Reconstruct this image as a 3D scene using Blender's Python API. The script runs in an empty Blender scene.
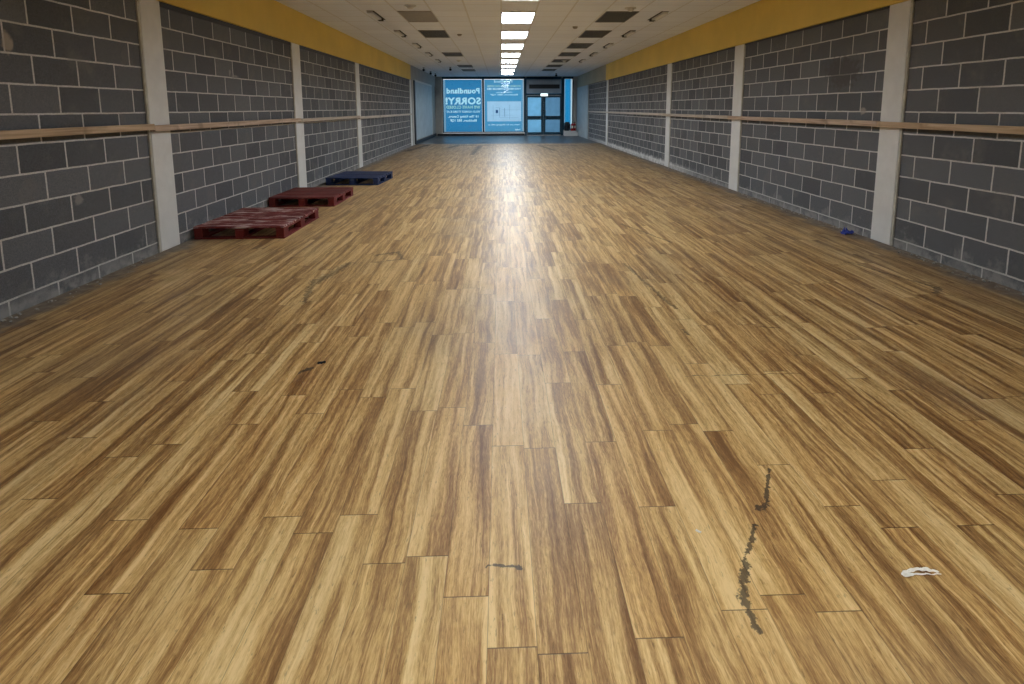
import bpy, bmesh, math, random
from mathutils import Vector, Matrix
random.seed(7)
S = bpy.context.scene
C = S.collection

# ------------------------------------------------------------------ helpers
def link(o, parent=None):
    C.objects.link(o)
    if parent is not None: o.parent = parent
    return o

def tag(o, label=None, cat=None, group=None, kind=None):
    if label: o['label'] = label
    if cat: o['category'] = cat
    if group: o['group'] = group
    if kind: o['kind'] = kind
    return o

def empty(name, loc, label=None, cat=None, group=None, kind=None, rz=0):
    o = bpy.data.objects.new(name, None); o.empty_display_size = .1
    o.location = loc; o.rotation_euler = (0, 0, rz)
    link(o); tag(o, label, cat, group, kind)
    return o

class MB:
    def __init__(s):
        s.bm = bmesh.new(); s.uv = None
    def box(s, x0, x1, y0, y1, z0, z1, bevel=0, seg=1):
        r = bmesh.ops.create_cube(s.bm, size=1)
        vs = r['verts']
        for v in vs:
            v.co = Vector((x0 + (v.co.x + .5) * (x1 - x0), y0 + (v.co.y + .5) * (y1 - y0), z0 + (v.co.z + .5) * (z1 - z0)))
        if bevel:
            es = list({e for v in vs for e in v.link_edges})
            bmesh.ops.bevel(s.bm, geom=es, offset=bevel, segments=seg, affect='EDGES', profile=.7)
        return s
    def cyl(s, c, r0, r1, h, axis='z', n=24, caps=True):
        r = bmesh.ops.create_cone(s.bm, cap_ends=caps, segments=n, radius1=r0, radius2=r1, depth=h)
        rot = {'z': Matrix(), 'x': Matrix.Rotation(math.pi/2, 4, 'Y'), 'y': Matrix.Rotation(-math.pi/2, 4, 'X')}[axis]
        bmesh.ops.transform(s.bm, matrix=Matrix.Translation(c) @ rot, verts=r['verts'])
        return s
    def lathe(s, c, prof, n=28):
        rings = []
        for (r, z) in prof:
            if r < 1e-5: rings.append([s.bm.verts.new((c[0], c[1], c[2]+z))])
            else: rings.append([s.bm.verts.new((c[0]+r*math.cos(2*math.pi*i/n), c[1]+r*math.sin(2*math.pi*i/n), c[2]+z)) for i in range(n)])
        for a, b in zip(rings, rings[1:]):
            for i in range(n):
                j = (i+1) % n
                if len(a) == 1 and len(b) > 1: s.bm.faces.new((a[0], b[j], b[i]))
                elif len(b) == 1 and len(a) > 1: s.bm.faces.new((a[i], a[j], b[0]))
                elif len(a) > 1: s.bm.faces.new((a[i], a[j], b[j], b[i]))
        return s
    def tube(s, pts, r, n=10):
        pts = [Vector(p) for p in pts]; rings = []
        for i, p in enumerate(pts):
            d = (pts[min(i+1, len(pts)-1)] - pts[max(i-1, 0)]).normalized()
            u = d.cross(Vector((0, 0, 1)));
            if u.length < 1e-3: u = d.cross(Vector((1, 0, 0)))
            u.normalize(); w = d.cross(u)
            rings.append([s.bm.verts.new(p + u*r*math.cos(2*math.pi*k/n) + w*r*math.sin(2*math.pi*k/n)) for k in range(n)])
        for a, b in zip(rings, rings[1:]):
            for k in range(n): s.bm.faces.new((a[k], a[(k+1) % n], b[(k+1) % n], b[k]))
        s.bm.faces.new(rings[0][::-1]); s.bm.faces.new(rings[-1])
        return s
    def build(s, name, mat, parent=None, smooth=False, loc=None):
        bmesh.ops.recalc_face_normals(s.bm, faces=s.bm.faces)
        me = bpy.data.meshes.new(name); s.bm.to_mesh(me); s.bm.free()
        me.materials.append(mat)
        if smooth:
            for p in me.polygons: p.use_smooth = True
        o = bpy.data.objects.new(name, me)
        if loc: o.location = loc
        return link(o, parent)

def sheet(rects, name, mat, root):
    """vinyl as a single skin at the pane"""
    bm = bmesh.new()
    for (a, b, c, d) in rects:
        bm.faces.new([bm.verts.new(p) for p in ((a, 0, c), (b, 0, c), (b, 0, d), (a, 0, d))])
    me = bpy.data.meshes.new(name); bm.to_mesh(me); bm.free(); me.materials.append(mat)
    return link(bpy.data.objects.new(name, me), root)
def copy_tree(o, parent=None):
    c = o.copy(); C.objects.link(c)
    if parent is not None: c.parent = parent
    for ch in list(o.children): copy_tree(ch, c)
    return c

# ------------------------------------------------------------------ materials
class NT:
    """tiny node expression helper"""
    def __init__(s, name):
        s.m = bpy.data.materials.new(name); s.m.use_nodes = True
        s.t = s.m.node_tree; s.t.nodes.clear()
        s.out = s.t.nodes.new('ShaderNodeOutputMaterial')
    def n(s, typ, **kw):
        x = s.t.nodes.new(typ)
        for k, v in kw.items(): setattr(x, k, v)
        return x
    def put(s, sock, v):
        if isinstance(v, bpy.types.NodeSocket): s.t.links.new(v, sock)
        elif v is not None:
            if hasattr(sock, 'default_value'):
                if sock.type == 'RGBA' and len(v) == 3: v = (*v, 1)
                sock.default_value = v
    def ma(s, op, a, b=None, c=None, clamp=False):
        x = s.n('ShaderNodeMath', operation=op); x.use_clamp = clamp
        for i, v in enumerate((a, b, c)):
            if v is not None: s.put(x.inputs[i], v)
        return x.outputs[0]
    def comb(s, x=0., y=0., z=0.):
        k = s.n('ShaderNodeCombineXYZ')
        for i, v in enumerate((x, y, z)): s.put(k.inputs[i], v)
        return k.outputs[0]
    def sep(s, v):
        k = s.n('ShaderNodeSeparateXYZ'); s.put(k.inputs[0], v); return k.outputs
    def coord(s, w='Object'):
        return s.n('ShaderNodeTexCoord').outputs[w]
    def noise(s, v, scale=5, detail=2, rough=.5, dist=0.):
        k = s.n('ShaderNodeTexNoise'); s.put(k.inputs['Vector'], v)
        k.inputs['Scale'].default_value = scale; k.inputs['Detail'].default_value = detail
        k.inputs['Roughness'].default_value = rough; k.inputs['Distortion'].default_value = dist
        return k.outputs['Fac']
    def white(s, v):
        k = s.n('ShaderNodeTexWhiteNoise', noise_dimensions='3D'); s.put(k.inputs['Vector'], v); return k.outputs
    def ramp(s, f, stops, interp='LINEAR'):
        k = s.n('ShaderNodeValToRGB'); k.color_ramp.interpolation = interp
        e = k.color_ramp.elements
        while len(e) < len(stops): e.new(.5)
        for el, (p, c) in zip(e, stops):
            el.position = p; el.color = (*c, 1) if len(c) == 3 else c
        s.put(k.inputs[0], f); return k.outputs[0]
    def mix(s, f, a, b, mode='MIX'):
        k = s.n('ShaderNodeMix', data_type='RGBA', blend_type=mode)
        s.put(k.inputs[0], f); s.put(k.inputs[6], a); s.put(k.inputs[7], b); return k.outputs[2]
    def step(s, v, a, b):   # smooth step 0..1
        k = s.n('ShaderNodeMapRange', interpolation_type='SMOOTHSTEP')
        s.put(k.inputs[0], v); k.inputs[1].default_value = a; k.inputs[2].default_value = b
        return k.outputs[0]
    def bump(s, h, strength=.3, dist=.01):
        k = s.n('ShaderNodeBump'); s.put(k.inputs['Height'], h)
        k.inputs['Strength'].default_value = strength; k.inputs['Distance'].default_value = dist
        return k.outputs[0]
    def pbr(s, color, rough=.5, metal=0., normal=None, spec=None, coat=None):
        b = s.n('ShaderNodeBsdfPrincipled')
        s.put(b.inputs['Base Color'], color); s.put(b.inputs['Roughness'], rough); s.put(b.inputs['Metallic'], metal)
        if normal is not None: s.put(b.inputs['Normal'], normal)
        if spec is not None: s.put(b.inputs['Specular IOR Level'], spec)
        s.t.links.new(b.outputs[0], s.out.inputs[0]); return s.m

def paint(name, col, rough=.5, metal=0., var=.12, scale=6., bump=.05):
    t = NT(name); co = t.coord()
    n = t.noise(co, scale, 4, .6)
    f = t.step(n, .3, .75)
    c = t.mix(f, tuple(x*(1-var) for x in col), tuple(min(1, x*(1+var)) for x in col))
    fine = t.noise(co, scale*18, 2)
    return t.pbr(c, rough, metal, t.bump(fine, bump, .002))

# ---- floor
def mat_floor():
    t = NT('oak_vinyl_planks')
    co = t.coord(); X, Y, Z = t.sep(co)
    PW, PL = .14, .92
    rx = t.ma('DIVIDE', t.ma('ADD', X, .05), PW)
    row = t.ma('FLOOR', rx)
    wr = t.white(t.comb(row, 3.7, 1.1))
    yy = t.ma('DIVIDE', t.ma('ADD', Y, t.ma('MULTIPLY', wr[0], PL)), PL)
    col = t.ma('FLOOR', yy)
    w = t.white(t.comb(row, col, 5.3)); wc = t.sep(w[1])
    w2 = t.white(t.comb(row, col, 9.9)); wd = t.sep(w2[1])
    # warped coordinates
    warp = t.noise(t.comb(t.ma('MULTIPLY', X, 3.), t.ma('ADD', t.ma('MULTIPLY', Y, 2.), t.ma('MULTIPLY', wc[0], 40.)), 0.), 1., 3, .55)
    xw = t.ma('ADD', X, t.ma('MULTIPLY', t.ma('SUBTRACT', warp, .5), .06))
    shift = t.ma('MULTIPLY', wc[1], 37.)
    # every plank print is two strips of differing tone
    fr = t.ma('FRACT', rx)
    split = t.ma('ADD', .30, t.ma('MULTIPLY', wd[2], .42))
    sw = t.ma('MULTIPLY', t.ma('SUBTRACT', t.noise(t.comb(t.ma('MULTIPLY', Y, 2.5), t.ma('MULTIPLY', row, 7.3), 2.), 1., 2), .5), .25)
    side = t.step(t.ma('SUBTRACT', t.ma('ADD', fr, sw), split), -.05, .05)
    tone = t.mix(side, t.comb(wd[0], 0., 0.), t.comb(wc[1], 0., 0.))
    tone = t.sep(tone)[0]
    band = t.noise(t.comb(t.ma('ADD', t.ma('MULTIPLY', xw, 23.), shift), t.ma('MULTIPLY', Y, .9), t.ma('MULTIPLY', wc[2], 20.)), 1., 4, .6, .5)
    band = t.ma('ADD', band, t.ma('MULTIPLY', t.ma('SUBTRACT', tone, .5), .18))
    fig = t.noise(t.comb(t.ma('ADD', t.ma('MULTIPLY', xw, 62.), shift), t.ma('MULTIPLY', Y, 3.6), wc[0]), 1., 5, .68, .45)
    fine = t.noise(t.comb(t.ma('ADD', t.ma('MULTIPLY', xw, 260.), shift), t.ma('MULTIPLY', Y, 26.), wc[0]), 1., 4, .7)
    v = t.ma('ADD', band, t.ma('ADD', t.ma('MULTIPLY', t.ma('SUBTRACT', fig, .5), .42), t.ma('MULTIPLY', t.ma('SUBTRACT', fine, .5), .50)))
    c = t.ramp(v, [(.26, FL[0]), (.42, FL[1]), (.55, FL[2]), (.72, FL[3])])
    # small dark pores and knots
    pore = t.noise(t.comb(t.ma('MULTIPLY', X, 90.), t.ma('MULTIPLY', Y, 22.), 0.), 1., 3, .7)
    c = t.mix(t.ma('MULTIPLY', t.step(pore, .58, .72), .5), c, (.10, .055, .02))
    # plank to plank hue
    c = t.mix(t.ma('MULTIPLY', wd[1], .28), c, t.mix(1., c, (1., .80, .60), 'MULTIPLY'))
    # seams
    fx = t.ma('MULTIPLY', t.ma('PINGPONG', rx, .5), PW)
    fy = t.ma('MULTIPLY', t.ma('PINGPONG', yy, .5), PL)
    sx = t.ma('SUBTRACT', 1., t.step(fx, .0004, .0018))
    sy = t.ma('SUBTRACT', 1., t.step(fy, .0006, .0028))
    seam = t.ma('MAXIMUM', t.ma('MULTIPLY', sx, .45), t.ma('MULTIPLY', sy, .75))
    c = t.mix(seam, c, (.05, .028, .012))
    # trodden grime: large soft patches, greyer
    g = t.noise(t.comb(X, t.ma('MULTIPLY', Y, .5), 3.), .9, 4, .6)
    c = t.mix(t.ma('MULTIPLY', t.step(g, .50, .75), .35), c, (.20, .155, .105))
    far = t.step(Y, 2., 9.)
    c = t.mix(t.ma('MULTIPLY', far, .26), c, (.33, .265, .19))          # greyer towards the entrance
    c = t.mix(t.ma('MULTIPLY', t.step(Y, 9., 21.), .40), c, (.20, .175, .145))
    # cement dust and adhesive along both walls
    dn = t.ma('MULTIPLY', t.noise(t.comb(X, Y, 1.), 3.2, 4, .65), .5)
    dl = t.ma('ADD', t.ma('SUBTRACT', X, -3.609), 0.); dr = t.ma('SUBTRACT', 4.226, X)
    d = t.ma('MINIMUM', dl, dr)
    dm = t.ma('SUBTRACT', 1., t.step(t.ma('ADD', d, t.ma('MULTIPLY', dn, -1.)), -.16, .02))
    c = t.mix(t.ma('MULTIPLY', dm, .85), c, t.ramp(t.noise(co, 14, 4), [(.35, (.12, .11, .10)), (.6, (.27, .25, .22)), (.75, (.5, .48, .45))]))
    dm2 = t.ma('SUBTRACT', 1., t.step(t.ma('ADD', d, t.ma('MULTIPLY', dn, -2.2)), -.5, .3))
    c = t.mix(t.ma('MULTIPLY', dm2, .45), c, (.17, .125, .085))
    # scuffs and adhesive marks: (x0,y0,x1,y1,width)
    segs = [(.74, 1.37, .735, 1.47, .010), (.735, 1.47, .80, 1.60, .013), (.80, 1.60, .91, 1.76, .009),
            (.955, 1.84, 1.0, 1.86, .016), (1.0, 1.86, 1.10, 2.06, .008),
            (3.38, 5.05, 3.50, 4.62, .014), (3.50, 4.62, 3.63, 4.28, .020), (3.63, 4.28, 3.52, 4.15, .035),
            (-.06, 1.615, .055, 1.60, .006),
            (-1.30, 5.50, -1.10, 5.62, .03), (-1.10, 5.62, -1.0, 5.35, .02), (-1.0, 5.35, -1.25, 5.25, .015),
            (-1.62, 4.62, -1.50, 5.2, .05), (-1.55, 4.15, -1.66, 4.7, .03),
            (-1.16, 2.98, -1.12, 3.03, .016),
            (-2.0, 20.9, -1.75, 22.2, .12), (-1.75, 22.2, -.45, 22.2, .16), (-.85, 21.8, -.95, 17.7, .10),
            (-3.35, 19.3, -3.0, 22.6, .14), (1.6, 21.8, 2.9, 21.7, .15), (1.9, 19.3, 1.5, 22.0, .09),
            (1.18, 5.1, 1.30, 3.9, .018), (1.69, 2.87, 1.02, 2.86, .0028), (1.78, 3.54, 1.89, 3.50, .006), (1.24, 3.41, 1.22, 3.5, .01), (1.55, 6.9, 1.9, 5.9, .02)]
    wx = t.ma('ADD', X, t.ma('MULTIPLY', t.ma('SUBTRACT', t.noise(co, 9, 3), .5), .05))
    wy = t.ma('ADD', Y, t.ma('MULTIPLY', t.ma('SUBTRACT', t.noise(t.comb(Y, X, 7.), 9, 3), .5), .05))
    tot = None
    for (x0, y0, x1, y1, wd_) in segs:
        dx, dy = x1-x0, y1-y0; L2 = dx*dx+dy*dy
        ax = t.ma('SUBTRACT', wx, x0); ay = t.ma('SUBTRACT', wy, y0)
        u = t.ma('MULTIPLY_ADD', ay, dy/L2, t.ma('MULTIPLY', ax, dx/L2), clamp=True)
        ex = t.ma('MULTIPLY_ADD', u, -dx, ax); ey = t.ma('MULTIPLY_ADD', u, -dy, ay)
        dd = t.ma('SQRT', t.ma('ADD', t.ma('MULTIPLY', ex, ex), t.ma('MULTIPLY', ey, ey)))
        m = t.ma('SUBTRACT', 1., t.ma('DIVIDE', dd, wd_*1.7), clamp=True)
        tot = m if tot is None else t.ma('MAXIMUM', tot, m)
    patch = t.noise(co, 34, 4, .7)
    mk = t.step(t.ma('ADD', patch, t.ma('MULTIPLY', tot, .30)), .61, .70)
    mk = t.ma('MULTIPLY', mk, t.step(tot, .0, .12))
    mk = t.ma('MULTIPLY', mk, t.ma('SUBTRACT', 1., t.ma('MULTIPLY', t.ma('SUBTRACT', t.step(Y, 2.2, 5.), t.step(Y, 10., 14.)), .35)))
    c = t.mix(t.ma('MULTIPLY', mk, .8), c, (.035, .028, .022))
    rough = t.ma('ADD', FR, t.ma('MULTIPLY', t.ma('SUBTRACT', t.noise(co, 3.5, 5, .65), .5), .22))
    rough = t.ma('ADD', rough, t.ma('MULTIPLY', dm2, .3))
    h = t.ma('ADD', t.ma('MULTIPLY', fine, .5), t.ma('MULTIPLY', seam, -1.))
    h = t.ma('ADD', h, t.ma('MULTIPLY', t.noise(co, 2.2, 3), 2.0))
    return t.pbr(c, rough, 0, t.bump(h, .22, .004), spec=.42)
FL = [(.19, .086, .026), (.37, .200, .068), (.62, .39, .145), (.82, .59, .275)]
FR = .42

def mat_blocks():
    t = NT('grey_concrete_blockwork')
    uv = t.coord('UV'); ob = t.coord()
    wob = t.noise(ob, 7, 3); 
    U, V, _ = t.sep(uv)
    k = t.n('ShaderNodeTexBrick'); k.offset = .5; k.offset_frequency = 2; k.squash = 1.
    wv = t.comb(t.ma('ADD', U, t.ma('MULTIPLY', t.ma('SUBTRACT', wob, .5), .008)),
                t.ma('ADD', V, t.ma('MULTIPLY', t.ma('SUBTRACT', t.noise(ob, 5, 3), .5), .012)))
    t.put(k.inputs['Vector'], wv)
    k.inputs['Scale'].default_value = 1; k.inputs['Mortar Size'].default_value = .0085
    k.inputs['Mortar Smooth'].default_value = .25; k.inputs['Bias'].default_value = 0
    k.inputs['Brick Width'].default_value = .45; k.inputs['Row Height'].default_value = .225
    k.inputs['Color1'].default_value = (.108, .113, .122, 1); k.inputs['Color2'].default_value = (.165, .170, .180, 1)
    k.inputs['Mortar'].default_value = (.62, .61, .58, 1)
    sp = t.noise(ob, 160, 2, .7); bl = t.noise(ob, 3.5, 5, .65)
    c = t.mix(1., k.outputs['Color'], t.ramp(sp, [(.25, (.62, .62, .62)), (.5, (1, 1, 1)), (.72, (1.35, 1.35, 1.35))]), 'MULTIPLY')
    c = t.mix(t.ma('MULTIPLY', t.step(bl, .52, .72), .45), c, (.21, .20, .19))
    # pale cement splashes low on the wall, a few smears higher
    z = t.sep(ob)[2]
    low = t.ma('SUBTRACT', 1., t.step(z, .0, .38))
    e = t.noise(ob, 4.5, 5, .7)
    m = t.step(t.ma('ADD', e, t.ma('MULTIPLY', low, .28)), .66, .84)
    ox, oy, oz = t.sep(ob)
    zone = t.ma('MULTIPLY', t.ma('MULTIPLY', t.step(oy, 11., 14.), t.ma('SUBTRACT', 1., t.step(oy, 20., 26.))), t.step(ox, 0., 1.))
    c = t.mix(t.ma('MULTIPLY', m, t.ma('ADD', .32, t.ma('MULTIPLY', zone, .3))), c, (.42, .41, .39))
    wl = t.ma('SUBTRACT', 1., t.step(t.ma('ADD', z, t.ma('MULTIPLY', t.ma('SUBTRACT', e, .5), .35)), .07, .17))
    c = t.mix(t.ma('MULTIPLY', t.ma('MULTIPLY', wl, zone), .9), c, (.80, .79, .77))
    vl = t.ma('SUBTRACT', 1., t.step(z, .02, .12))
    c = t.mix(t.ma('MULTIPLY', t.ma('MULTIPLY', vl, t.step(t.noise(ob, 11, 3), .35, .6)), .7), c, (.36, .35, .33))
    for (sx, py, pz, ry, rz_, cc) in ((-1, 4.20, 1.98, .045, .085, (.50, .42, .34)), (-1, 7.64, 1.93, .10, .03, (.34, .33, .31)), (-1, 7.5, 1.98, .03, .05, (.34, .33, .31)),
                                 (1, 6.28, 1.45, .05, .045, (.42, .37, .34)), (1, 6.72, 1.92, .36, .20, (.10, .095, .095)), (-1, 4.7, .74, .05, .05, (.30, .29, .27))):
        ey = t.ma('DIVIDE', t.ma('SUBTRACT', oy, py), ry); ez = t.ma('DIVIDE', t.ma('SUBTRACT', oz, pz), rz_)
        r_ = t.ma('ADD', t.ma('SQRT', t.ma('ADD', t.ma('MULTIPLY', ey, ey), t.ma('MULTIPLY', ez, ez))), t.ma('MULTIPLY', t.ma('SUBTRACT', t.noise(ob, 18, 3), .5), 1.6))
        mk = t.ma('MULTIPLY', t.ma('SUBTRACT', 1., t.step(r_, .6, 1.15)), t.ma('GREATER_THAN', t.ma('MULTIPLY', ox, float(sx)), 0.))
        c = t.mix(t.ma('MULTIPLY', mk, .75), c, cc)
    sm = t.noise(t.comb(t.sep(ob)[1], t.ma('MULTIPLY', z, .6), 4.), 3.1, 2)
    c = t.mix(t.ma('MULTIPLY', t.step(sm, .74, .80), .4), c, (.45, .42, .38))
    h = t.ma('ADD', t.ma('MULTIPLY', k.outputs['Fac'], -1.4), t.ma('MULTIPLY', sp, .5))
    return t.pbr(c, .92, 0, t.bump(h, .6, .006), spec=.25)

def mat_ceiling():
    t = NT('ceiling_tiles'); ob = t.coord(); X, Y, Z = t.sep(ob)
    TX, TY = .615, .6
    rx = t.ma('DIVIDE', t.ma('SUBTRACT', X, .015), TX); ry = t.ma('DIVIDE', t.ma('SUBTRACT', Y, 9.95), TY)
    w = t.white(t.comb(t.ma('FLOOR', rx), t.ma('FLOOR', ry), 2.))
    c = t.mix(w[0], (.80, .835, .91), (.85, .885, .95))
    st = t.noise(ob, 1.1, 4, .6)
    c = t.mix(t.ma('MULTIPLY', t.step(st, .55, .8), .25), c, (.66, .65, .64))
    fx = t.ma('MULTIPLY', t.ma('PINGPONG', rx, .5), TX); fy = t.ma('MULTIPLY', t.ma('PINGPONG', ry, .5), TY)
    d = t.ma('MINIMUM', fx, fy)
    bar = t.ma('SUBTRACT', 1., t.step(d, .010, .013))
    gap = t.ma('MULTIPLY', bar, t.step(d, .006, .010))
    c = t.mix(t.ma('MULTIPLY', bar, .6), c, (.70, .67, .62))
    c = t.mix(t.ma('MULTIPLY', gap, .55), c, (.26, .25, .24))
    return t.pbr(c, .9, 0, t.bump(t.noise(ob, 90, 3), .2, .003), spec=.2)

def mat_wood(name, c0, c1):
    t = NT(name); ob = t.coord(); X, Y, Z = t.sep(ob)
    n = t.noise(t.comb(t.ma('MULTIPLY', X, 30.), t.ma('MULTIPLY', Y, 1.6), t.ma('MULTIPLY', Z, 40.)), 1., 4, .6, .4)
    c = t.ramp(n, [(.3, c0), (.7, c1)])
    kn = t.noise(ob, 3.3, 3, .6)
    c = t.mix(t.ma('MULTIPLY', t.step(kn, .58, .72), .45), c, tuple(x*.45 for x in c0))
    return t.pbr(c, .75, 0, t.bump(n, .3, .003))

def mat_pallet(name, col, worn, amt, lo=.5):
    t = NT(name); ob = t.coord(); X, Y, Z = t.sep(ob)
    n = t.noise(t.comb(t.ma('MULTIPLY', X, 2.2), t.ma('MULTIPLY', Y, 26.), t.ma('MULTIPLY', Z, 26.)), 1., 5, .65, .3)
    b = t.noise(ob, 3., 4, .6)
    c = t.mix(t.step(b, .3, .7), tuple(x*.6 for x in col), col)
    m = t.ma('MULTIPLY', t.step(t.ma('ADD', n, t.ma('MULTIPLY', t.ma('SUBTRACT', b, .5), .5)), lo, lo+.13), amt)
    c = t.mix(m, c, worn)
    d = t.noise(ob, 19, 3)
    c = t.mix(t.ma('MULTIPLY', t.step(d, .6, .75), .5), c, tuple(x*.25 for x in col))
    return t.pbr(c, .7, 0, t.bump(n, .35, .004))

def mat_emit(name, col, s):
    t = NT(name); e = t.n('ShaderNodeEmission'); t.put(e.inputs[0], col); e.inputs[1].default_value = s
    t.t.links.new(e.outputs[0], t.out.inputs[0]); return t.m

def mat_film(name, col, gloss=.04, var=.08):
    """vinyl on glass: daylight comes through it from outside"""
    t = NT(name); ob = t.coord()
    f = t.noise(ob, 2.5, 3)
    c = t.mix(f, tuple(x*(1-var) for x in col), tuple(min(1, x*(1+var)) for x in col))
    a = t.n('ShaderNodeBsdfTranslucent'); t.put(a.inputs[0], c)
    d = t.n('ShaderNodeBsdfDiffuse'); t.put(d.inputs[0], c)
    m = t.n('ShaderNodeMixShader'); m.inputs[0].default_value = .12
    t.t.links.new(a.outputs[0], m.inputs[1]); t.t.links.new(d.outputs[0], m.inputs[2])
    t.t.links.new(m.outputs[0], t.out.inputs[0]); return t.m

def mat_glass():
    t = NT('clear_glass')
    f = t.n('ShaderNodeFresnel'); f.inputs[0].default_value = 1.5
    a = t.n('ShaderNodeBsdfTransparent'); g = t.n('ShaderNodeBsdfGlossy'); g.inputs['Roughness'].default_value = .035
    ns = t.noise(t.coord(), 1.3, 2); t.put(g.inputs['Normal'], t.bump(ns, .04, .02))
    m = t.n('ShaderNodeMixShader'); t.put(m.inputs[0], t.ma('MULTIPLY', f.outputs[0], 1.0, clamp=True))
    t.t.links.new(a.outputs[0], m.inputs[1]); t.t.links.new(g.outputs[0], m.inputs[2])
    t.t.links.new(m.outputs[0], t.out.inputs[0]); return t.m

def mat_slate():
    t = NT('entrance_slate_tiles'); ob = t.coord(); X, Y, Z = t.sep(ob)
    fx = t.ma('MULTIPLY', t.ma('PINGPONG', t.ma('DIVIDE', X, .6), .5), .6); fy = t.ma('MULTIPLY', t.ma('PINGPONG', t.ma('DIVIDE', Y, .6), .5), .6)
    ln = t.ma('SUBTRACT', 1., t.step(t.ma('MINIMUM', fx, fy), .002, .006))
    c = t.mix(t.noise(ob, 6, 4), (.05, .055, .06), (.10, .105, .11))
    c = t.mix(ln, c, (.03, .03, .03))
    return t.pbr(c, t.ma('ADD', .22, t.ma('MULTIPLY', t.noise(ob, 5, 3), .2)), 0)

M = {}
M['floor'] = mat_floor(); M['block'] = mat_blocks(); M['ceil'] = mat_ceiling(); M['slate'] = mat_slate()
M['white'] = paint('white_board_paint', (.76, .76, .74), .6, 0, .05, 4, .1)
M['trim'] = paint('pale_timber_trim', (.55, .52, .45), .7, 0, .15, 8, .1)
M['yellow'] = paint('mustard_yellow_paint', (.80, .57, .115), .7, 0, .06, 1.2, .08)
M['yellow2'] = paint('faded_cream_paint', (.46, .40, .27), .75, 0, .08, 1.2, .08)
M['grey_paint'] = paint('grey_plaster_paint', (.44, .42, .38), .8, 0, .08, 2, .1)
M['shutter'] = paint('pale_sheet_panel', (.50, .56, .58), .5, 0, .10, 2.5, .05)
M['dark'] = paint('black_skirting_and_shadow', (.02, .02, .022), .5, 0, .1, 5, .05)
M['navy'] = paint('dark_teal_aluminium_frame', (.008, .050, .080), .62, .0, .1, 5, .03)
M['alu'] = paint('brushed_aluminium', (.55, .57, .58), .35, .8, .06, 8, .03)
M['wood_near'] = mat_wood('bare_softwood', (.33, .21, .12), (.60, .43, .28))
M['wood_far'] = mat_wood('grey_softwood', (.40, .33, .25), (.64, .56, .45))
M['rails'] = [mat_wood('bare_softwood_%s' % n, a, b) for n, a, b in (('warm', (.36, .24, .14), (.68, .51, .34)), ('pink', (.38, .26, .18), (.68, .53, .40)),
              ('grey', (.38, .32, .25), (.62, .54, .44)), ('pale', (.46, .41, .35), (.70, .64, .56)))]  # softwood tones turn greyer and paler bay by bay from the camera
M['red_worn'] = mat_pallet('worn_red_paint', (.22, .022, .018), (.74, .60, .56), .85, .50)
M['red'] = mat_pallet('faded_red_paint', (.17, .020, .015), (.42, .22, .18), .5, .58)
M['red_block'] = mat_pallet('red_painted_block', (.20, .016, .012), (.35, .10, .08), .3, .62)
M['blue'] = mat_pallet('navy_blue_paint', (.012, .030, .11), (.16, .19, .28), .45, .60)
M['frame_white'] = paint('white_enamel', (.72, .70, .66), .45, 0, .04, 8, .02)
M['case'] = paint('blue_grey_casing', (.30, .36, .42), .45, 0, .08, 3, .02)
M['vent_dark'] = paint('dark_vent_core_and_recess_shade', (.028, .027, .026), .7, 0, .1, 8, .05)
M['vent_fin'] = paint('grey_vent_fins', (.17, .165, .155), .5, 0, .08, 8, .03)
M['vent_pale'] = paint('pale_vent_fins', (.36, .34, .31), .5, 0, .05, 8, .03)
M['black_plastic'] = paint('black_plastic', (.018, .018, .02), .45, 0, .1, 10, .04)
M['bag'] = paint('black_polythene', (.012, .016, .022), .28, 0, .2, 10, .3)
M['ext_red'] = paint('extinguisher_red', (.45, .02, .02), .35, 0, .08, 6, .02)
M['paper'] = paint('white_paper', (.93, .86, .74), .7, 0, .08, 30, .1)
M['blue_scrap'] = paint('blue_film_scrap', (.03, .06, .42), .35, 0, .25, 30, .2)
M['lamp_metal'] = paint('lamp_reflector', (.78, .77, .74), .3, .3, .04, 8, .02)
M['film_blue'] = mat_film('blue_window_vinyl', (.034, .245, .50))
M['film_pale'] = mat_film('blue_window_vinyl_thin', (.075, .34, .60))
M['film_edge'] = mat_film('pale_vinyl_edge', (.20, .42, .60))
M['film_strip'] = mat_film('bright_blue_vinyl', (.022, .29, .60))
M['letter'] = mat_film('white_vinyl_lettering', (.45, .82, 1.0))
M['letter_green'] = mat_film('lime_vinyl_lettering', (.30, .64, .62))
M['map'] = mat_film('white_map_vinyl', (.38, .64, .86), var=.12)
M['map_line'] = mat_film('grey_map_print', (.16, .33, .52))
M['frost_a'] = mat_film('frosted_glass_bright', (.18, .46, .72), var=.25)
M['frost_b'] = mat_film('frosted_glass_dull', (.11, .26, .42), var=.25)
M['glass'] = mat_glass()
LIGHT = 27.0
M['light'] = mat_emit('fluorescent_diffuser', (.88, .97, 1.06), LIGHT)
M['exit'] = mat_emit('exit_sign_light', (.80, .97, 1.), 2.2)

# ------------------------------------------------------------------ room shell
XL, XR, H = -3.609, 4.226, 1.4977
YB, YF, ZC = -8.0, 30.2, 3.2
YSL = 23.1
def structure(o): o['kind'] = 'structure'; return o

structure(MB().box(XL-.3, XR+.3, YB-.3, YSL, -.2, 0).build('floor', M['floor']))
structure(MB().box(XL-.3, XR+.3, YSL, YF+.3, -.2, 0).build('floor_entrance', M['slate']))
structure(MB().box(XL-.3, XR+.3, YB-.3, YF+.3, ZC, ZC+.2).build('ceiling', M['ceil']))
structure(MB().box(XL-.3, XR+.3, YB-.2, YB, 0, ZC).build('wall_back', M['grey_paint']))

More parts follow.
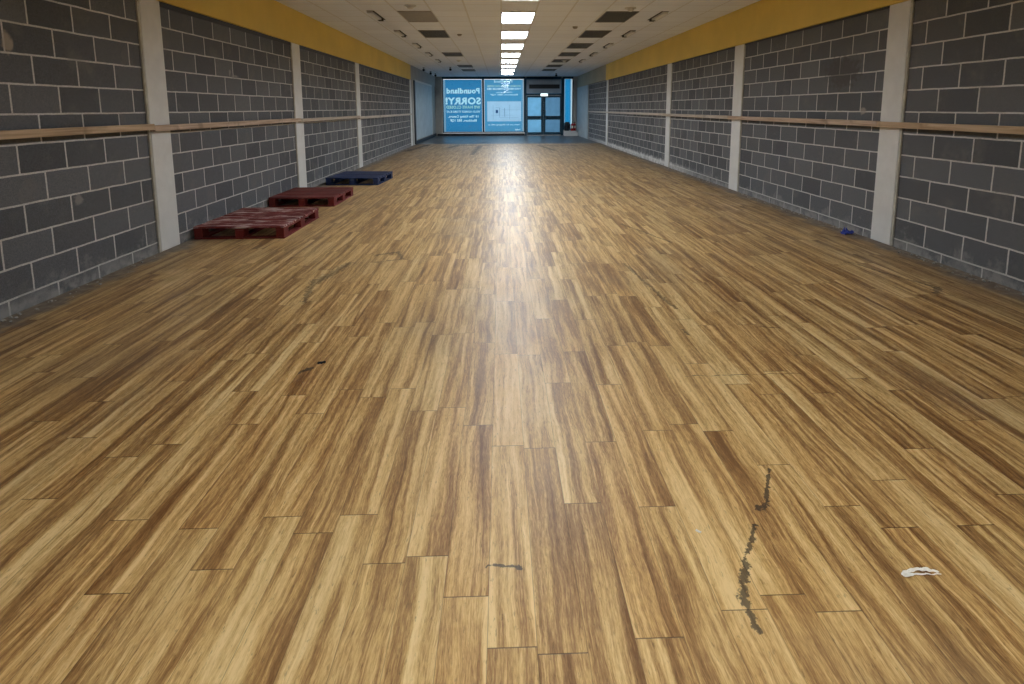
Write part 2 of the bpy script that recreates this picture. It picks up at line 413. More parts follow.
def block_wall(name, x, side, bays, vz):
    """side +1: wall lies beyond x; UVs are metres on the wall, shifted bay by bay like the real coursing"""
    bm = bmesh.new(); uv = bm.loops.layers.uv.new('UVMap')
    for (y0, y1, u0) in bays:
        a, b = (x, x + side*.2)
        r = bmesh.ops.create_cube(bm, size=1)
        for v in r['verts']:
            v.co = Vector((min(a, b) + (v.co.x+.5)*.2, y0 + (v.co.y+.5)*(y1-y0), (v.co.z+.5)*ZC))
        for f in {f for v in r['verts'] for f in v.link_faces}:
            for l in f.loops: l[uv].uv = (l.vert.co.y - u0 + 45, l.vert.co.z - vz + 2.25*2)
    bmesh.ops.recalc_face_normals(bm, faces=bm.faces)
    me = bpy.data.meshes.new(name); bm.to_mesh(me); bm.free(); me.materials.append(M['block'])
    return structure(link(bpy.data.objects.new(name, me)))
COLS = [5.81, 9.86, 13.92, 21.95]
CL, CR = [5.89, 9.90, 14.02, 22.08], [5.80, 9.70, 13.72, 21.72]
uL, uR = .122 - .225, .0197
block_wall('wall_left', XL, -1, [(YB, CL[0], uL), (CL[0], CL[1], uL+.265), (CL[1], CL[2], uL+.1), (CL[2], 22.3, uL+.3)], .114)
block_wall('wall_right', XR, 1, [(YB, CR[0], uR), (CR[0], CR[1], uR+.24), (CR[1], CR[2], uR+.12), (CR[2], CR[3], uR+.33), (CR[3], 26.3, uR+.05)], .093)
# smooth lining at the entrance end
structure(MB().box(XL-.2, XL+.02, 22.3, YF+.2, 0, ZC).build('wall_left_lining', M['grey_paint']))
structure(MB().box(XR-.03, XR+.2, 26.3, YF+.2, 0, ZC).build('wall_right_lining', M['grey_paint']))
# painted bulkheads along the top of both walls
structure(MB().box(XL-.01, XL+.05, YB, 22.0, 2.63, ZC, .004).build('trim_1', M['yellow']))
structure(MB().box(XR-.05, XR+.01, YB, 21.9, 2.585, ZC, .004).build('trim_2', M['yellow']))
structure(MB().box(XL-.01, XL+.012, YB, 22.0, 2.572, 2.629).build('shadow_line_left', M['dark']))  # black strip painted as the shadow line under the left bulkhead
structure(MB().box(XR-.012, XR+.01, YB, 21.9, 2.556, 2.584).build('shadow_line_right', M['dark']))  # shadow line under the right bulkhead, likewise a black strip
structure(MB().box(XL, XL+.05, 22.02, YF, 2.66, ZC, .004).build('trim_3', M['grey_paint']))
structure(MB().box(XR-.05, XR+.01, 21.92, YF, 2.60, ZC, .004).build('trim_4', M['yellow2']))
structure(MB().box(XL+.02, XL+.05, 23.1, YF-.03, 0, .14, .003).build('baseboard_left', M['dark']))

# tall pale panel on the left near the entrance and the dark reveal beside it
p = empty('wall_panel', (XL+.02, 25.4, .18), 'tall pale blue-grey sheet panel on the left wall beside the poster windows', 'panel')
MB().box(0, .03, -2.3, 3.0, 0, 2.42, .004).build('panel_sheet', M['shutter'], p)
f = MB(); f.box(0, .045, 3.0, 3.08, -.04, 2.5); f.box(0, .045, -2.38, 3.08, 2.42, 2.5); f.build('panel_frame', M['frame_white'], p)
MB().box(0, .04, -2.62, -2.38, -.16, 2.46).build('shadow_gap', M['dark'], p)
q = empty('wall_panel', (XR-.03, 28.3, 0), 'pale blue-grey boarding on the right wall between blockwork and shopfront', 'panel')
MB().box(-.03, 0, -1.95, 1.75, 0, 2.58, .004).build('panel_sheet', M['shutter'], q)

# ------------------------------------------------------------------ white columns
ordn = ['nearest the camera', 'second from the camera', 'third from the camera', 'farthest from the camera']
def column(x, side, yc, w, label):
    o = empty('column', (x, yc, 0), label, 'column', 'white boarded columns')
    s = -side
    def bx(a, b): return (min(a*s, b*s), max(a*s, b*s))
    MB().box(*bx(0, .018), -w/2, w/2, .004, (2.628 if side < 0 else 2.584), .004).build('face_board', M['white'], o)
    MB().box(*bx(0, .019), -w/2-.036, -w/2-.010, .004, (2.628 if side < 0 else 2.584), .003).build('edge_strip', M['trim'], o)
    return o
for i in range(4):
    w = (.33, .36, .34, .34)[i]
    column(XL, -1, CL[i], w, 'white boarded column against the left block wall, ' + ordn[i])
    column(XR, 1, CR[i], w - (.02 if i == 0 else 0), 'white boarded column against the right block wall, ' + ordn[i])

# ------------------------------------------------------------------ timber rails across the columns
def rail(x, side, y0, y1, z, mat, label, dz=0.):
    o = MB()
    s = -side; a, b = x + s*.0195, x + s*.075
    o.box(min(a, b), max(a, b), y0, y1, z, z+.062, .003)
    c = o.build('timber_rail', mat)
    tag(c, label, 'rail', 'timber rails fixed along the block walls')
RZ = [(YB+.1, 5.70, 1.288), (5.703, 9.80, 1.272), (9.803, 13.86, 1.262), (13.863, 21.93, 1.24)]
nm = ['bare timber rail on the left wall, in the bay nearest the camera', 'bare timber rail on the left wall behind the worn red pallet',
      'grey timber rail on the left wall between second and third columns', 'pale timber rail on the left wall between third and last columns']
for (a, b, z), l, m in zip(RZ, nm, M['rails']): rail(XL, -1, a, b, z, m, l)
RZ = [(YB+.1, 5.93, 1.275), (5.933, 9.93, 1.28), (9.933, 13.98, 1.285), (13.983, 26.2, 1.29)]
nm = ['bare timber rail on the right wall, in the bay nearest the camera', 'bare timber rail on the right wall above the blue scrap',
      'grey timber rail on the right wall between second and third columns', 'pale timber rail on the right wall beyond the third column']
for (a, b, z), l, m in zip(RZ, nm, M['rails']): rail(XR, 1, a, b, z, m, l)

# ------------------------------------------------------------------ ceiling lights
LX0, LX1 = .015, .63
def make_light():
    o = empty('ceiling_light', (0, 0, ZC))
    f = MB(); W, L = LX1-LX0, 1.26
    f.box(0, W, 0, .02, -.03, -.001); f.box(0, W, L-.02, L, -.03, -.001)
    f.box(0, .02, .02, L-.02, -.03, -.001); f.box(W-.02, W, .02, L-.02, -.03, -.001)
    f.build('frame', M['frame_white'], o)
    MB().box(.021, W-.021, .021, L-.021, -.012, -.002).build('diffuser', M['light'], o)
    l = MB()
    for k in range(1, 6):
        x = .02 + (W-.04)*k/6
        l.box(x-.003, x+.003, .022, L-.022, -.032, -.0125)
    l.build('louvre', M['alu'], o)
    return o
lt = make_light(); lt.location = (LX0, 9.95, ZC)
nth = ['nearest complete one', 'second', 'third', 'fourth', 'fifth', 'sixth', 'seventh', 'eighth and farthest']
for k in (-5, -4, -2, -1, 0, 1, 2, 3, 4, 5, 6, 7):
    o = lt if k == 0 else copy_tree(lt)
    o.location = (LX0, 9.95 + 2.4*k, ZC)
    if k < 0:
        lab = 'lit ceiling light cut off by the top edge of the photo' if k == -1 else 'lit ceiling light overhead behind the top edge of the photo'
    else: lab = 'lit rectangular ceiling light in the centre row, %s' % (nth[k] if k in (0, 7) else nth[k] + ' from the front')
    tag(o, lab, 'ceiling light', 'fluorescent ceiling lights in the centre row')

# ------------------------------------------------------------------ ceiling vents
def make_vent(pale=False):
    o = empty('ceiling_vent', (0, 0, ZC)); W, L = .59, 1.18
    f = MB()
    f.box(0, W, 0, .025, -.014, -.001); f.box(0, W, L-.025, L, -.014, -.001)
    f.box(0, .025, .025, L-.025, -.014, -.001); f.box(W-.025, W, .025, L-.025, -.014, -.001)
    f.build('frame', M['vent_pale'] if pale else M['vent_fin'], o)
    MB().box(.026, W-.026, .026, L-.026, -.004, -.0015).build('core', M['vent_pale'] if pale else M['vent_dark'], o)
    g = MB()
    for k in range(1, 19): g.box(.03+(W-.06)*k/19-.003, .03+(W-.06)*k/19+.003, .026, L-.026, -.012, -.0045)
    g.build('grille', M['vent_pale'] if pale else M['vent_fin'], o)
    return o
vd, vp = make_vent(), make_vent(True)
used = {0: False, 1: False}
def vent(x, y, label, pale=False):
    src = vp if pale else vd
    o = src if not used[pale] else copy_tree(src); used[pale] = True
    o.location = (x, y, ZC); tag(o, label, 'ceiling vent', 'grilles set in the tiled ceiling')
vent(-1.81, 9.95, 'pale grey ceiling grille to the left, nearest of the left row', True)
for k, n in ((1, 'nearest dark one of the left row'), (3, 'second dark one of the left row'), (5, 'third dark one of the left row'), (6, 'farthest one of the left row')):
    vent(-1.81 if k < 5 else -1.74, 9.95+2.4*k + (.0 if k < 5 else .1), 'dark grey ceiling grille left of the lights, ' + n)
for k, n in enumerate(('nearest and largest', 'second', 'third', 'fourth', 'fifth, behind a small downlight', 'sixth', 'farthest')):
    vent(1.885, 9.95+2.4*k, 'dark grey ceiling grille right of the lights, ' + n)

# ------------------------------------------------------------------ wall washers in slots
def make_washer(mirror):
    o = empty('wall_washer', (0, 0, ZC)); s = -1 if mirror else 1
    def bx(m, a, b, *r): m.box(min(a*s, b*s), max(a*s, b*s), *r); return m
    bx(MB(), -.02, .115, .0, 1.0, -.003, -.001).build('recess_shade_sheet', M['vent_dark'], o)  # flat dark sheet, the shade of a recess put into its colour
    b = MB(); bx(b, -.015, .075, .05, .80, -.034, -.004); b.build('lamp_body', M['lamp_metal'], o)
    e = MB(); bx(e, .0, .085, .80, .93, -.040, -.004); e.build('end_cap', M['vent_dark'], o)
    return o
sides = {0: make_washer(False), 1: make_washer(True)}
for sd in (0, 1):
    for k, n in enumerate(('nearest', 'second', 'third', 'fourth', 'farthest')):
        o = sides[sd] if k == 0 else copy_tree(sides[sd])
        x = (-2.33 + .012*k) if sd == 0 else (2.99 + .0*k)
        o.location = (x, 9.93+2.4*k, ZC)
        tag(o, 'slim slotted ceiling lamp close to the %s bulkhead, %s of its row' % ('left' if sd == 0 else 'right', n), 'ceiling lamp', 'slotted wall washer lamps along the ceiling sides')

# ------------------------------------------------------------------ round downlights, detectors, spots
def make_downlight():
    o = empty('downlight', (0, 0, ZC))
    MB().lathe((0, 0, 0), [(.075, -.001), (.10, -.001), (.10, -.014), (.078, -.016), (.070, -.002), (.075, -.001)]).build('ring', M['lamp_metal'], o, True)
    MB().lathe((0, -.01, -.01), [(0, .005), (.05, .003), (.058, -.02), (.045, -.045), (.02, -.055), (0, -.056)]).build('bulb', M['lamp_metal'], o, True)
    return o
dl = make_downlight()
for i, (x, y, n) in enumerate(((-1.50, 9.45, 'left, in front of the pale grille'), (2.24, 9.62, 'right, in front of the nearest dark grille'),
                               (-1.50, 19.95, 'far left, beyond the second dark grille'), (2.29, 20.0, 'far right, over the fifth dark grille'))):
    o = dl if i == 0 else copy_tree(dl); o.location = (x, y, ZC)
    tag(o, 'small round ceiling downlight, ' + n, 'downlight', 'round downlights in the ceiling')
def make_spot():
    o = empty('spotlight', (0, 0, ZC))
    MB().cyl((0, 0, -.01), .045, .045, .018, n=20).build('base', M['black_plastic'], o, True)
    h = MB(); h.cyl((0, 0, -.045), .012, .012, .06, n=12); h.cyl((0, -.02, -.10), .045, .055, .11, 'y', 20)
    h.build('head', M['black_plastic'], o, True)
    return o
sp = make_spot()
for i, (x, y, n) in enumerate(((-3.25, 23.5, 'nearest of three by the left wall'), (-3.25, 25.8, 'middle of three by the left wall'), (-3.22, 27.4, 'farthest of three by the left wall'),
                               (-2.1, 23.2, 'above the left poster window'), (2.75, 27.4, 'above the entrance doors'))):
    o = sp if i == 0 else copy_tree(sp); o.location = (x, y, ZC)
    tag(o, 'small black ceiling spotlight, ' + n, 'spotlight', 'black spotlights near the entrance')
for i, (x, y, n) in enumerate(((1.58, 11.8, 'right of the light row'), (-.95, 13.0, 'left of the light row'))):
    o = MB().lathe((0, 0, 0), [(0, -.045), (.03, -.044), (.045, -.03), (.055, -.012), (.055, 0)]).build('smoke_detector', M['vent_pale'], None, True, (x, y, ZC-.0005))
    tag(o, 'small round detector on the ceiling tiles, ' + n, 'smoke detector', 'smoke detectors')

# ------------------------------------------------------------------ shopfront
def PX(px): return -.98 + (px-482.8)*.0546
def PZ(py): return (135.3-py)*.0545
G = YF
# masonry around the shopfront
w = MB()
w.box(XL-.2, -3.22, G-.05, G+.15, 0, ZC); w.box(3.98, XR+.2, G-.05, G+.15, 0, ZC)
w.box(-3.22, 1.30, G-.02, G+.15, 0, .10); w.box(3.42, 3.98, G-.02, G+.15, 0, .30); w.box(-3.22, 3.98, G+.045, G+.15, 3.12, ZC)
structure(w.build('wall_front', M['grey_paint']))
structure(MB().box(-3.5, 1.28, G-.10, G-.052, 0, .105, .003).build('baseboard_front', M['dark']))

def win(n, x0, x1, z0, z1, sill=True):
    o = empty('window_%d' % n, ((x0+x1)/2, G, z0), kind='structure')
    cx = (x0+x1)/2; a, b = x0-cx, x1-cx; h = z1-z0; t = .055
    f = MB()
    f.box(a, a+t, -.06, .04, 0, h, .004); f.box(b-t, b, -.06, .04, 0, h, .004)
    f.box(a+t, b-t, -.06, .04, 0, t, .004); f.box(a+t, b-t, -.06, .04, h-.13, h, .004)
    f.build('window_frame', M['navy'], o)
    g_ = sheet([(a+t, b-t, t, h-.13)], 'glass_pane', M['glass'], o); g_.location.y = -.01
    if sill: MB().box(a, b, -.09, -.06, -.045, -.012, .004).build('window_sill', M['alu'], o)
    return o
W1 = (-3.20, -.975, .155, 3.195); W2 = (-.975, 1.30, .155, 3.195); W3 = (3.42, 3.97, .30, 3.195)
win(1, *W1); win(2, *W2); win(3, *W3, sill=False)

dg_cache = []
def text_mesh(txt, cx, z0, width, height, bold=.0, font_shear=0):
    cu = bpy.data.curves.new('txt', 'FONT'); cu.body = txt; cu.offset = bold; cu.space_character = 1.0 + bold*2.2; cu.shear = font_shear
    cu.resolution_u = 3
    ob = bpy.data.objects.new('txt', cu); C.objects.link(ob)
    bpy.context.view_layer.update()
    dg = bpy.context.evaluated_depsgraph_get()
    me = bpy.data.meshes.new_from_object(ob.evaluated_get(dg))
    bpy.data.objects.remove(ob); bpy.data.curves.remove(cu)
    bm = bmesh.new(); bm.from_mesh(me); bpy.data.meshes.remove(me)
    bmesh.ops.remove_doubles(bm, verts=bm.verts, dist=1e-5)
    xs = [v.co.x for v in bm.verts]; ys = [v.co.y for v in bm.verts if True]
    x0, x1 = min(xs), max(xs)
    cap = .69 + bold*2
    base = -bold
    for v in bm.verts:
        # set to be read from the street: runs the other way as seen from inside
        v.co = Vector((cx + width/2 - (v.co.x-x0)/(x1-x0)*width, 0, z0 + (v.co.y-base)/cap*height))
    return bm
def poster(root, x0, x1, z0, z1, items, mat, extra_holes=()):
    """blue vinyl with its lettering cut out of it; letters are vinyl of their own just inside that plane"""
    from mathutils.bvhtree import BVHTree
    trees = []
    for (bm, m) in items:
        zs = [v.co.z for v in bm.verts]; trees.append((BVHTree.FromBMesh(bm), min(zs), max(zs)))
    st = .0125; nx = int(round((x1-x0)/st)); nz = int(round((z1-z0)/st)); sx, sz = (x1-x0)/nx, (z1-z0)/nz
    lx, lz = root.location.x, root.location.z
    runs, open_ = [], {}
    for j in range(nz):
        z = z0+(j+.5)*sz; act = [t for t, a, b in trees if a < z < b]; cur = []; s0 = None
        for i in range(nx+1):
            hole = True
            if i < nx:
                x = x0+(i+.5)*sx
                hole = any(a < x < b and c < z < d for (a, b, c, d) in extra_holes) or \
                    any(t.ray_cast(Vector((x, -1, z)), Vector((0, 1, 0)))[0] is not None for t in act)
            if not hole and s0 is None: s0 = i
            if hole and s0 is not None: cur.append((s0, i)); s0 = None
        new = {}
        for r in cur: new[r] = open_.pop(r, j)
        for r, j0 in open_.items(): runs.append((*r, j0, j))
        open_ = new
    for r, j0 in open_.items(): runs.append((*r, j0, nz))
    sheet([(x0+a*sx-lx, x0+b*sx-lx, z0+c*sz-lz, z0+d*sz-lz) for a, b, c, d in runs], 'vinyl_sheet', mat, root)
    for (bm, m) in items:
        for v in bm.verts: v.co = Vector((v.co.x-lx, -.0006, v.co.z-lz))
        k = bpy.data.meshes.new('lettering'); bm.to_mesh(k); bm.free(); k.materials.append(m)
        link(bpy.data.objects.new('lettering', k), root)

YP = G + .002
r1 = empty('window_poster', (-2.09, YP, .21), 'blue closing-down vinyl with large mirrored SORRY! lettering on the left window', 'window poster')
cx1 = PX(462.9)
it = [(text_mesh('Poundland', cx1, PZ(93.2), 1.80, .30, .04), M['letter']),
      (text_mesh('SORRY!', cx1, PZ(104.0), 1.92, .38, .04), M['letter']),
      (text_mesh('WE HAVE CLOSED', cx1-.0, PZ(108.3), 1.86, .17, .035), M['letter_green']),
      (text_mesh('YOUR NEAREST STORE IS AT', cx1, PZ(112.3), 1.86, .115, .02), M['letter']),
      (text_mesh('18 The Rising Centre,', cx1-.0, PZ(117.2), 1.64, .13, .03), M['letter']),
      (text_mesh('Blackburn, BB5 1QF', cx1-.0, PZ(121.2), 1.45, .13, .03), M['letter'])]
poster(r1, -3.04, W1[1]-.07, .215, 3.04, it, M['film_blue'])
sheet([(-3.14+2.09, -3.042+2.09, .0, 2.83)], 'clear_edge', M['film_edge'], r1)
r2 = empty('window_poster', (.16, YP, .21), 'blue vinyl with a white map panel and mirrored text on the middle window', 'window poster')
cx2 = PX(504)
it = [(text_mesh('Poundland', cx2-.05, PZ(82.4), .98, .13, .02), M['letter']),
      (text_mesh('WE HAVE CLOSED THIS STORE', cx2, PZ(86.8), 1.84, .10, .03), M['letter_green']),
      (text_mesh('YOUR NEAREST STORES ARE HERE', cx2, PZ(89.5), 1.84, .09, .03), M['letter']),
      (text_mesh('18 The Rising Centre', cx2, PZ(92.8), .86, .07, .02), M['letter']),
      (text_mesh('Blackburn, BB5 1QF', cx2, PZ(95.2), 1.5, .085, .02), M['letter']),
      (text_mesh('Thank you for shopping with us', cx2, PZ(125.0), 1.76, .06, .03), M['letter']),
      (text_mesh('Poundland', PX(517.5), PZ(130.2), .28, .09, .03), M['letter'])]
mp = (PX(487), PX(521), PZ(121), PZ(101))
poster(r2, W2[0]+.07, 1.15, .215, 3.04, it, M['film_pale'], [mp])
sheet([(1.152-.16, 1.235-.16, .0, 2.83)], 'clear_edge', M['film_edge'], r2)
sheet([(mp[0]-.16, mp[1]-.16, mp[2]-.21, mp[3]-.21)], 'map_panel', M['map'], r2)
ml = MB()
for (a, b, c, d) in ((-.25, -.235, .25, .75), (-.45, -.33, .45, .62), (-.45, -.25, .74, .75), (.02, .04, .25, .72), (-.70, .5, .33, .337), (-.3, .8, .2, .207), (.3, .31, .1, .9), (-.6, -.59, .1, .9), (-.1, .9, .62, .627)):
    ml.box(a+.0, b+.0, -.004, -.0015, mp[2]-.21+c, mp[2]-.21+d)
ml.build('map_line_art', M['map_line'], r2)
r3 = empty('window_poster', ((W3[0]+W3[1])/2, YP, .36), 'plain bright blue vinyl strip on the narrow window right of the doors', 'window poster')
sheet([(-.17, .12, 0, 2.70)], 'vinyl_sheet', M['film_strip'], r3)
sheet([(-.215, -.172, 0, 2.70)], 'clear_edge', M['film_edge'], r3)
sheet([(.15, .2, 0, 2.70)], 'clear_edge', M['letter'], r3)
sheet([(.122, .148, 0, 2.70)], 'clear_edge', M['film_pale'], r3)
sheet([(-.215, .2, 2.702, 2.74)], 'clear_edge', M['letter'], r3)

# doors
D = empty('door_1', (2.36, G, 0), kind='structure')
f = MB(); dx0, dx1 = 1.30-2.36, 3.42-2.36
f.box(dx0, dx0+.11, -.07, .05, 0, 3.12, .004); f.box(dx1-.11, dx1, -.07, .05, 0, 3.12, .004)
f.box(dx0+.11, dx1-.11, -.07, .05, 2.18, 2.28, .004); f.box(dx0+.11, dx1-.11, -.07, .05, 3.04, 3.19, .004)
f.build('door_frame', M['navy'], D)
sheet([(dx0+.11, dx1-.11, 2.28, 3.04)], 'fanlight', M['frost_b'], D)
def leaf(s, mat_up, mat_lo, xs, px_):
    x0, x1 = xs; p0, p1 = px_
    l = MB()
    l.box(x0, p0, -.045, 0, .012, 2.175, .003); l.box(p1, x1, -.045, 0, .012, 2.175, .003)
    l.box(p0, p1, -.045, 0, .012, .17, .003); l.box(p0, p1, -.045, 0, .86, 1.06, .003); l.box(p0, p1, -.045, 0, 2.07, 2.175, .003)
    L = l.build('door_leaf', M['navy'], D)
    g_ = sheet([(p0+.001, p1-.001, 1.061, 2.069)], 'glass_pane', mat_up, L); g_.location.y = -.02
    g_ = sheet([(p0+.001, p1-.001, .171, .859)], 'glass_pane', mat_lo, L); g_.location.y = -.02
    hx = p1 - .02 if s < 0 else p0 + .02
    h = MB(); h.tube([(hx, -.045, .92), (hx, -.10, .92), (hx, -.10, 1.38), (hx, -.045, 1.38)], .014)
    tag(h.build('door_handle', M['alu'], L, True), 'brushed metal pull handle')
leaf(-1, M['frost_a'], M['frost_a'], (dx0+.115, -.037), (-.895, -.15))
leaf(1, M['frost_b'], M['frost_b'], (-.033, dx1-.115), (.08, .885))

# heater / air curtain above the doors
a = empty('air_curtain', (2.33, G-.075, 2.30), 'grey boxed air curtain with a dark slot above the entrance doors', 'air curtain')
MB().box(-.93, .93, -.22, 0, 0, .735, .012, 2).build('housing', M['case'], a)
MB().box(-.80, .86, -.226, -.221, .24, .46).build('grille', M['black_plastic'], a)
g = MB()
for k in range(30): g.box(-.82+k*.056, -.79+k*.056, -.228, -.221, .50, .66)
g.build('ribbed_panel', M['shutter'], a)
e = empty('exit_sign', (2.345, G-.34, 2.13), 'small lit white exit sign box over the middle of the entrance doors', 'exit sign')
MB().box(-.20, .20, -.03, .03, 0, .15, .006).build('housing', M['frame_white'], e)
MB().box(-.19, .19, -.034, -.0305, .01, .14).build('lit_panel', M['exit'], e)
MB().box(-.02, .02, .03, .27, .06, .10).build('bracket', M['frame_white'], e)

# low plinth with a bag and two extinguishers
pl = MB(); pl.box(3.40, 4.12, 29.25, 29.75, 0, .27, .01, 2)
tag(pl.build('plinth', M['frame_white']), 'low off-white plinth box on the floor right of the entrance doors', 'plinth')
bm = bmesh.new(); bmesh.ops.create_icosphere(bm, subdivisions=4, radius=1)
from mathutils import noise as mn
for v in bm.verts:
    c = v.co.copy(); k = 1 + .22*mn.noise(c*2.1) + .10*mn.noise(c*6) + .05*mn.noise(c*14)
    z = min(c.z*k, .62 + .12*c.z)
    if z < -.72: z = -.72
    v.co = Vector((c.x*k*.165, c.y*k*.15, (z+.72)*.33))
me = bpy.data.meshes.new('bag'); bm.to_mesh(me); bm.free(); me.materials.append(M['bag'])
for p_ in me.polygons: p_.use_smooth = True
b = link(bpy.data.objects.new('bin_bag', me)); b.location = (3.57, 29.5, .271)
tag(b, 'dark crumpled bin bag on the plinth, beside the red extinguishers', 'bag')
def make_ext():
    o = empty('fire_extinguisher', (0, 0, 0))
    MB().lathe((0, 0, 0), [(0, 0), (.068, 0), (.072, .01), (.072, .33), (.06, .37), (.03, .395), (.02, .40), (.02, .415), (0, .415)]).build('cylinder', M['ext_red'], o, True)
    v = MB(); v.cyl((0, 0, .435), .018, .018, .04, n=14); v.box(-.012, .012, -.09, .02, .452, .466, .002); v.box(-.012, .012, -.085, .02, .476, .486, .002)
    v.build('valve', M['black_plastic'], o)
    MB().tube([(.02, 0, .44), (.07, 0, .45), (.095, 0, .40), (.092, 0, .25), (.09, 0, .12)], .011).build('hose', M['black_plastic'], o, True)
    l = MB(); n = 8; pts = [(-.0735*math.cos(math.pi*(.25+.5*k/n)), -.0735*math.sin(math.pi*(.25+.5*k/n))) for k in range(n+1)]
    vs = [[l.bm.verts.new((x, y, z)) for (x, y) in pts] for z in (.14, .27)]
    for k in range(n): l.bm.faces.new((vs[0][k], vs[0][k+1], vs[1][k+1], vs[1][k]))
    l.build('paper_label', M['paper'], o)
    return o
x1 = make_ext(); x1.location = (3.83, 29.40, .271)
tag(x1, 'red fire extinguisher on the plinth, next to the dark bag', 'fire extinguisher', 'fire extinguishers on the plinth')
x2 = copy_tree(x1); x2.location = (3.97, 29.55, .271); x2.rotation_euler.z = .5
tag(x2, 'red fire extinguisher on the plinth, nearest the right wall', 'fire extinguisher', 'fire extinguishers on the plinth')

# ------------------------------------------------------------------ pallets
def pallet(loc, rz, W, L, n, bw, mats, label, seed):
    rnd = random.Random(seed)
    o = empty('pallet', loc, label, 'pallet', 'wooden pallets along the left wall', rz=rz)
    top, blk = mats
    z0, z1, z2, z3 = .018, .105, .125, .148
    for i in range(n):
        y = (L-bw)*i/(n-1); j = rnd.uniform(-.004, .004)
        MB().box(j, W+j, y, y+bw, z2+.0005, z3+rnd.uniform(-.002, .002), .003).build('deck_board', top, o)
    for i in range(3):
        x = (W-.10)*i/2
        MB().box(x, x+.10, .002, L-.002, z1+.0005, z2, .002).build('stringer_board', blk, o)
        MB().box(x, x+.10, .0, L, 0, z0-.0005, .002).build('base_board', blk, o)
        for k in range(3):
            yb = (L-.145)*k/2
            MB().box(x+.002, x+.098+rnd.uniform(-.003, .002), yb+.003, yb+.142, z0, z1, .005).build('block', blk, o)
    for k in (0, 1):
        y = .001 if k == 0 else L-.101
        for i in range(2):
            x = .101 + (W-.10)*i/2
            MB().box(x, x+(W-.10)/2-.102, y, y+.10, 0, z0-.0005, .002).build('base_board', blk, o)
    return o
pallet((-3.565, 6.28, 0), 0, 1.035, 1.22, 9, .114, (M['red_worn'], M['red_block']), 'worn red slatted pallet with scratched pale boards, nearest the camera', 1)
pallet((-3.58, 8.36, 0), 0, 1.0, 1.10, 7, .148, (M['red'], M['red_block']), 'plain dark red pallet lying between the worn red and the blue one', 2)
pallet((-3.47, 10.76, 0), math.radians(-3.5), 1.04, 1.14, 7, .145, (M['blue'], M['blue']), 'navy blue pallet lying beyond both red ones', 3)

# ------------------------------------------------------------------ litter
def crumple(name, mat, loc, sx, sy, sz, seed, label, cat, rz=0, shape=None):
    bm = bmesh.new(); N, K = 26, 12
    g = []
    for i in range(N+1):
        r = []
        for j in range(K+1):
            u, v = i/N, j/K-.5
            wd = shape(u) if shape else 1
            p = Vector((u*4+seed, v*3, seed*1.7))
            h = abs(mn.noise(p*1.6)) + .5*abs(mn.noise(p*4.1))
            x = (u-.5)*sx + mn.noise(p*2+Vector((9, 0, 0)))*.04*sx
            y = v*sy*wd + mn.noise(p*2+Vector((0, 9, 0)))*.25*sy
            r.append(bm.verts.new((x, y, .002 + h*sz*wd)))
        g.append(r)
    for i in range(N):
        for j in range(K): bm.faces.new((g[i][j], g[i+1][j], g[i+1][j+1], g[i][j+1]))
    me = bpy.data.meshes.new(name); bm.to_mesh(me); bm.free(); me.materials.append(mat)
    o = link(bpy.data.objects.new(name, me)); o.location = loc; o.rotation_euler = (0, 0, rz)
    m = o.modifiers.new('thick', 'SOLIDIFY'); m.thickness = .0012; m.offset = 1
    return tag(o, label, cat)
bm = bmesh.new()
def strip(top, bot, z0, amp, seed):
    """a torn, creased sliver of paper between two outlines"""
    n, K = 34, 7; g = []
    def ev(L, u):
        for (a, b) in zip(L, L[1:]):
            if a[0] <= u <= b[0]: k = (u-a[0])/(b[0]-a[0]); return a[1] + (b[1]-a[1])*k
        return L[-1][1]
    for i in range(n+1):
        u = i/n; a, b = ev(bot, u), ev(top, u); r = []
        for j in range(K+1):
            y = a + (b-a)*j/K
            r.append(bm.verts.new((u*.128-.064, y + .0012*mn.noise(Vector((u*30, seed, 0))), z0 + amp*(.5+mn.noise(Vector((u*7, y*190, seed)))) )))
        g.append(r)
    for i in range(n):
        for j in range(K): bm.faces.new((g[i][j], g[i+1][j], g[i+1][j+1], g[i][j+1]))
strip([(0, -.001), (.05, .006), (.18, .014), (.45, .020), (.75, .019), (.9, .010), (1, .004)],
      [(0, -.003), (.05, -.006), (.2, .003), (.45, .008), (.7, .006), (.9, .002), (1, .002)], .003, .006, 1.)
strip([(0, .002), (.1, .006), (.25, .002), (.5, .001), (.7, -.001), (1, -.004)],
      [(0, -.003), (.08, -.011), (.2, -.010), (.35, -.004), (.6, -.005), (1, -.006)], .002, .005, 4.)
me = bpy.data.meshes.new('paper_scrap'); bm.to_mesh(me); bm.free(); me.materials.append(M['paper'])
o = link(bpy.data.objects.new('paper_scrap', me)); o.location = (1.342, 1.533, 0)
m_ = o.modifiers.new('thick', 'SOLIDIFY'); m_.thickness = .0009; m_.offset = 1
tag(o, 'small torn white scrap lying on the floor at the lower right', 'scrap')
crumple('plastic_scrap', M['blue_scrap'], (4.10, 6.2, .0), .15, .11, .09, 5.7, 'crumpled blue plastic scrap by the base of the right wall', 'scrap', .4,
        lambda u: .4+.6*math.sin(u*math.pi))
crumple('black_scrap', M['black_plastic'], (-1.075, 3.095, 0), .045, .026, .010, 8.2, 'tiny black scrap on the floor left of the middle', 'scrap', .2)
crumple('paper_chip', M['paper'], (.69, 1.735, 0), .018, .008, .004, 2.2, 'tiny white chip on the floor near the dark scuff', 'scrap', -.7)

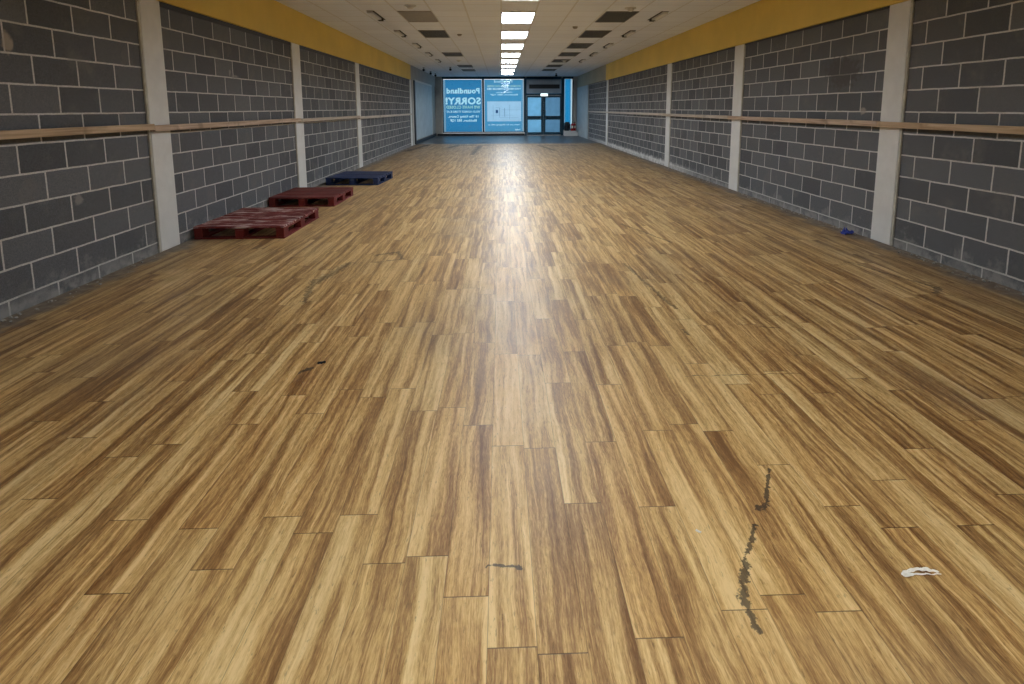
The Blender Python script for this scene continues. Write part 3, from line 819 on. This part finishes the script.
# rubble crumbs swept against both walls: uncountable
def crumbs(name, x, s, seed, label):
    rnd = random.Random(seed); m = MB()
    for _ in range(420):
        y = rnd.uniform(2.5, 21.5); d = abs(rnd.gauss(0, .05)) + .03; r = rnd.uniform(.004, .013)
        if min(abs(y-c) for c in CL+CR) < .26: continue
        if s > 0 and 5.7 < y < 12.2: continue
        res = bmesh.ops.create_icosphere(m.bm, subdivisions=1, radius=r)
        for v in res['verts']:
            v.co = Vector((v.co.x*rnd.uniform(.7, 1.4) + x + s*d, v.co.y*rnd.uniform(.7, 1.6) + y, v.co.z*.7 + r*.6))
    assert m; o = m.build(name, M['cement']); tag(o, label, 'rubble', kind='stuff')
M['cement'] = paint('cement_crumbs', (.40, .38, .35), .9, 0, .3, 20, .3)
crumbs('mortar_crumbs', XL, 1, 5, 'pale mortar crumbs scattered along the foot of the left wall')
crumbs('mortar_crumbs', XR, -1, 6, 'pale mortar crumbs scattered along the foot of the right wall')

# ------------------------------------------------------------------ daylight outside
wd = bpy.data.worlds.new('daylight'); S.world = wd; wd.use_nodes = True
bg = wd.node_tree.nodes['Background']; bg.inputs[0].default_value = (.92, .97, 1., 1); bg.inputs[1].default_value = 1.0

# ------------------------------------------------------------------ camera (solved from the block courses)
f_, pi_, ya, ro = 544.6, .1323, .0314, -.0034; cx, cy = 518.55, 180.53
F = Vector((math.sin(ya)*math.cos(pi_), math.cos(ya)*math.cos(pi_), -math.sin(pi_)))
Rt = Vector((math.cos(ya), -math.sin(ya), 0)); U = Rt.cross(F)
R2 = Rt*math.cos(ro) + U*math.sin(ro); U2 = U*math.cos(ro) - Rt*math.sin(ro)
cam = bpy.data.cameras.new('camera'); co = bpy.data.objects.new('camera', cam); C.objects.link(co)
co.matrix_world = Matrix(((R2.x, U2.x, -F.x, 0), (R2.y, U2.y, -F.y, 0), (R2.z, U2.z, -F.z, H), (0, 0, 0, 1)))
cam.sensor_width = 36; cam.sensor_fit = 'HORIZONTAL'; cam.lens = f_/1024*36
cam.shift_x = -(cx-512)/1024; cam.shift_y = -(342-cy)/1024
cam.clip_start = .05; cam.clip_end = 200
S.camera = co
S.view_settings.view_transform = 'Standard'; S.view_settings.look = 'None'
S.view_settings.exposure = 0; S.view_settings.gamma = 1; S.view_settings.use_curve_mapping = False
